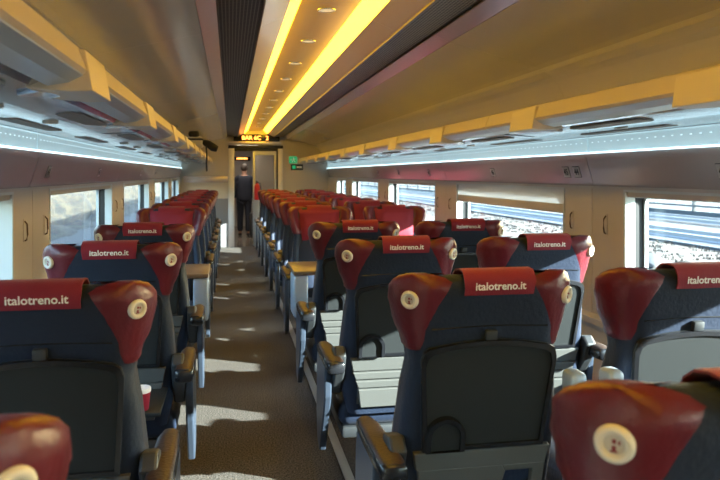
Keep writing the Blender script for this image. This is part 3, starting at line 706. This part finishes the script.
mb = MB(); mb.box(-.14, .16, -.033, -.03, -.018, .022); mb.build('display_glow', 'orange', t)
# bottles / luggage bin glimpsed past the person
t = thing('luggage_trolley', 'dark wheeled suitcase standing beyond the gangway door', 'suitcase', (.60, 16.3, .005))
mb = MB(); mb.box(-.16, .16, -.11, .11, .05, .58, .03, None, 3); mb.build('suitcase_body', 'dgrey', t)
mb = MB(); mb.tube([(-.09, .08, .57), (-.09, .08, .95), (.09, .08, .95), (.09, .08, .57)], .008); mb.build('pull_handle', 'chrome', t)
for q in (-.12, .12):
    mb = MB(); mb.cyl((q, .06, .026), .025, .03, 'x', 14); mb.build('wheel', 'blackgl', t)

# ------------------------------------------------------------------ the person walking off beyond the door
def skin_mesh(name, pts, edges, m, parent, root_i=0, sub=2):
    me = bpy.data.meshes.new(name); me.from_pydata([p[:3] for p in pts], edges, [])
    o = bpy.data.objects.new(name, me); COL.objects.link(o)
    o.modifiers.new('skin', 'SKIN'); s_ = o.modifiers.new('sub', 'SUBSURF'); s_.levels = sub; s_.render_levels = sub
    for i, p in enumerate(pts):
        d = me.skin_vertices[0].data[i]; r = p[3]; d.radius = (r if isinstance(r, tuple) else (r, r)); d.use_root = (i == root_i)
    bpy.context.view_layer.update()
    me2 = bpy.data.meshes.new_from_object(o.evaluated_get(bpy.context.evaluated_depsgraph_get())); me2.name = name
    me2.materials.clear(); me2.materials.append(M[m]); me2.polygons.foreach_set('use_smooth', [True] * len(me2.polygons))
    bpy.data.objects.remove(o); bpy.data.meshes.remove(me)
    return link(name, me2, parent)
pr_ = thing('person', 'person in a dark navy suit standing beyond the gangway door, seen from behind', 'person', (.33, 16.9, .004))
body_pts = [(0, 0, .92, (.10, .07)), (0, 0, 1.10, (.11, .08)), (0, 0, 1.30, (.14, .09)), (0, 0, 1.44, (.10, .08)), (0, .0, 1.51, (.05, .05)), (0, .01, 1.57, (.065, .075)), (0, .015, 1.66, (.075, .09)), (0, .01, 1.73, (.05, .06)),
            (-.19, 0, 1.40, (.06, .06)), (-.24, -.02, 1.13, (.045, .045)), (-.23, .06, .90, (.032, .032)), (-.22, .10, .83, (.03, .02)),
            (.19, 0, 1.40, (.06, .06)), (.24, -.02, 1.13, (.045, .045)), (.23, .06, .90, (.032, .032)), (.22, .10, .83, (.03, .02)),
            (-.09, 0, .86, (.06, .06)), (-.095, .03, .48, (.058, .058)), (-.095, 0, .09, (.04, .04)), (-.10, .12, .04, (.04, .03)),
            (.09, 0, .86, (.06, .06)), (.095, -.05, .48, (.058, .058)), (.095, -.10, .09, (.04, .04)), (.10, .03, .04, (.04, .03))]
be = [(0, 1), (1, 2), (2, 3), (3, 4), (4, 5), (5, 6), (6, 7), (3, 8), (8, 9), (9, 10), (10, 11), (3, 12), (12, 13), (13, 14), (14, 15), (0, 16), (16, 17), (17, 18), (18, 19), (0, 20), (20, 21), (21, 22), (22, 23)]
skin_mesh('body', body_pts, be, 'skin', pr_)
jk = [(0, 0, .78, (.24, .16)), (0, 0, 1.08, (.20, .15)), (0, 0, 1.30, (.225, .15)), (0, 0, 1.45, (.14, .11)), (-.20, 0, 1.40, (.075, .075)), (-.25, -.02, 1.13, (.062, .062)), (-.235, .055, .92, (.05, .05)), (.20, 0, 1.40, (.075, .075)), (.25, -.02, 1.13, (.062, .062)), (.235, .055, .92, (.05, .05))]
skin_mesh('jacket', jk, [(0, 1), (1, 2), (2, 3), (3, 4), (4, 5), (5, 6), (3, 7), (7, 8), (8, 9)], 'suit', pr_)
tw = [(0, 0, .93, (.16, .11)), (-.09, 0, .84, (.105, .105)), (-.095, .03, .48, (.08, .08)), (-.095, 0, .10, (.07, .07)), (.09, 0, .84, (.105, .105)), (.095, -.05, .48, (.08, .08)), (.095, -.10, .10, (.07, .07))]
skin_mesh('trousers', tw, [(0, 1), (1, 2), (2, 3), (0, 4), (4, 5), (5, 6)], 'suit', pr_)
mb = MB(); mb.sphere((0, -.012, 1.685), .098, (.88, 1.0, 1.0)); mb.build('hair', 'hair', pr_)
for p in ((-.10, .055), (.10, -.045)):
    mb = MB(); mb.sphere((p[0], p[1], .042), .05, (.95, 2.5, .82)); mb.build('shoe', 'blackgl', pr_)
pr_.scale = (.98, .96, .96)
for s in (-1, 1):
    fx = s * .22
    for q in range(4):
        mb = MB(); mb.tube([(fx + (q - 1.5) * .002, .075 + q * .018, .85), (fx - s * .004, .078 + q * .019, .80), (fx - s * .018, .08 + q * .018, .765 + abs(q - 1.4) * .008)], [.010, .009, .007]); mb.build('finger', 'skin', pr_)
    mb = MB(); mb.tube([(fx, .135, .86), (fx - s * .01, .155, .82), (fx - s * .02, .152, .79)], [.011, .010, .008]); mb.build('thumb', 'skin', pr_)

# ------------------------------------------------------------------ bag on the left rack
t = thing('shoulder_bag', 'black and white bag with dangling strap on the far left luggage rack', 'bag', (-.41, 8.88, E + .3225))
mb = MB(); mb.box(-.11, .085, -.16, .15, .0, .135, .035, None, 4); mb.build('bag_body', 'bagwhite', t)
mb = MB(); mb.box(-.085, .045, -.172, .03, .125, .20, .03, None, 3); mb.box(-.114, .089, -.166, .156, .085, .110, .008); mb.build('bag_top', 'bagblack', t)
mb = MB(); mb.tube([(.075, -.1, .075), (.12, -.12, .055), (.16, -.14, .035), (.21, -.15, .0), (.26, -.15, -.02)], [.025, .042, .046, .05, .036], 12); mb.build('side_pouch', 'bagblack', t)
mb = MB(); mb.tube([(.125, -.16, .03), (.135, -.175, -.08), (.13, -.175, -.18), (.135, -.175, -.29)], .011, 8); mb.build('strap', 'bagblack', t)

# ------------------------------------------------------------------ outdoors
GZ = -1.0
mb = MB(); mb.box(2.6, 140, -60, 260, GZ - .2, GZ); struct(obj(mb, 'ground', 'ground'), 'stony railway ground outside the right windows', 'ground')
def strip(name, m, x0, x1, z0, z1, label, cat, y0=-40, y1=240):
    mb = MB(); mb.box(x0, x1, y0, y1, z0, z1); return struct(obj(mb, name, m), label, cat)
strip('path_verge', 'dry', 9.5, 14.5, GZ, GZ + .12, 'dry grass verge outside the right windows', 'verge')
strip('path_track_bed', 'asphalt', 15.5, 21, GZ, GZ + .08, 'nearer blue-grey track bed outside the right windows', 'track bed')
strip('path_platform', 'asphalt', 26, 38, GZ, GZ + .35, 'blue-grey platform outside the right windows', 'platform')
strip('path_far_yard', 'concrete', 42, 60, GZ, GZ + .1, 'pale yard beyond the platform', 'yard')
for k, x in enumerate((16.6, 18.1, 22.6, 24.1)):
    mb = MB(); mb.prism([(x - .09, GZ + .08), (x + .09, GZ + .08), (x + .03, GZ + .12), (x + .045, GZ + .26), (x - .045, GZ + .26), (x - .03, GZ + .12)], -40, 240, 'y')
    tag(obj(mb, 'track_rail', 'railsteel'), ['bright rail closest to the dry verge', 'second bright rail from the dry verge', 'third bright rail from the dry verge', 'bright rail beside the platform edge'][k], 'rail', 'railway rails outside')
for k, (x, z0) in enumerate(((26.0, GZ + .35), (39.0, GZ))):
    t = thing('guard_fence', ['pale guard fence along the near platform edge', 'pale guard fence beyond the platform'][k], 'fence', (x, 60, z0), 0, 'guard fences outside')
    mb = MB()
    for z in (.30, .62, .95): mb.box(-.05, .05, -90, 150, z - .06, z + .06)
    mb.build('fence_rails', 'concrete', t)
    for q in range(30):
        mb = MB(); mb.box(-.07, .07, -60 + q * 6 - .08, -60 + q * 6 + .08, 0, 1.05); mb.build('fence_post', 'concrete', t)
rr = random.Random(5)
def scrub(name, m, x0, x1, n, label, cat, hmin, hmax):
    mb = MB()
    for _ in range(n):
        x = rr.uniform(x0, x1); y = rr.uniform(2, 75); h = rr.uniform(hmin, hmax)
        for q in range(5):
            a = rr.uniform(0, 2 * PI); d = h * rr.uniform(.2, .7); w = h * .09
            px, py = x + math.cos(a) * d, y + math.sin(a) * d
            mb.add([(x + rr.uniform(-.1, .1) * h, y, GZ), (px + w, py - w, GZ + h * .6), (px, py, GZ + h), (px - w, py + w, GZ + h * .55)], [[0, 1, 2, 3]])
    o = obj(mb, name, m); return tag(o, label, cat, None, 'stuff')
scrub('dry_grass', 'dry', 11.2, 15, 5000, 'dry straw-coloured grass beside the tracks outside right', 'grass', .06, .2)
scrub('scrub_leaves', 'bush', 6, 9.3, 1500, 'low scrub close outside the right windows', 'scrub', .06, .22)
for k, (x, y) in enumerate(((10.3, 16.2), (10.4, 17.9), (10.3, 21))):
    mb = MB(); mb.sphere((0, 0, 0), .38, (1.1, 1.2, .75), None, 2)
    for v in mb.v: v += Vector((rr.uniform(-.06, .06), rr.uniform(-.06, .06), rr.uniform(-.05, .05)))
    o = mb.build('pale_boulder', 'concrete', None, (x, y, GZ + .2)); tag(o, ['nearest white boulder by the tracks outside right', 'middle white boulder by the tracks outside right', 'farthest white boulder by the tracks outside right'][k], 'boulder', 'white boulders outside')
# left: sunlit stone bank
mb = MB(); G = []
for j in range(0, 61):
    y = -10 + j * 2.6; row = []
    for x, z in ((-3.6, GZ - .3), (-5.2, GZ), (-5.6, -.6), (-6.1, .2), (-6.8, 1.0), (-8.0, 2.0), (-10.5, 3.2), (-15, 4.0)):
        row.append(Vector((x - 2.8 + rr.uniform(-.22, .22), y, z + rr.uniform(-.14, .14))))
    G.append(row)
mb.loft(G, False, False, False); struct(obj(mb, 'terrain_bank', 'stone'), 'sunlit stony bank outside the left windows', 'bank')
mb = MB(); mb.box(-12, -1.2, -20, 160, GZ - .4, GZ - .2); struct(obj(mb, 'ground_left', 'ground'), 'track ground outside the left windows', 'ground')

# ------------------------------------------------------------------ light
w = bpy.data.worlds.new('World'); scene.world = w; w.use_nodes = True
nt = w.node_tree; bg = nt.nodes['Background']; sky = nt.nodes.new('ShaderNodeTexSky'); sky.sky_type = 'NISHITA'; sky.sun_disc = False
SD = Vector((-1, .60, -.40)).normalized()
sky.sun_elevation = math.radians(25); sky.sun_rotation = math.radians(63); sky.air_density = 1.2; sky.dust_density = 1.5
nt.links.new(sky.outputs[0], bg.inputs['Color']); bg.inputs['Strength'].default_value = .6
sl_ = bpy.data.lights.new('Sun', 'SUN'); sl_.energy = 16; sl_.angle = math.radians(.6); sl_.color = (1, .93, .82)
so = bpy.data.objects.new('Sun', sl_); COL.objects.link(so); so.rotation_euler = SD.to_track_quat('-Z', 'Y').to_euler(); so.location = (12, -4, 8)

# ------------------------------------------------------------------ camera
cd = bpy.data.cameras.new('Camera'); cam = bpy.data.objects.new('Camera', cd); COL.objects.link(cam); scene.camera = cam
cd.sensor_width = 36; cd.lens = 704 * 36 / 720; cd.shift_y = -66 / 720; cd.clip_start = .05; cd.clip_end = 600
cam.location = (0, 0, E); cam.rotation_euler = (PI / 2, 0, -math.radians(10.46))
cd.dof.use_dof = True; cd.dof.focus_distance = 3.0; cd.dof.aperture_fstop = 5.6
scene.view_settings.view_transform = 'Standard'; scene.view_settings.look = 'None'; scene.view_settings.gamma = 1
scene.view_settings.exposure = 1.92
scene.cycles.max_bounces = 10; scene.cycles.diffuse_bounces = 5; scene.cycles.glossy_bounces = 5; scene.cycles.transparent_max_bounces = 16
scene.cycles.use_denoising = True
scene.cycles.sample_clamp_indirect = 6
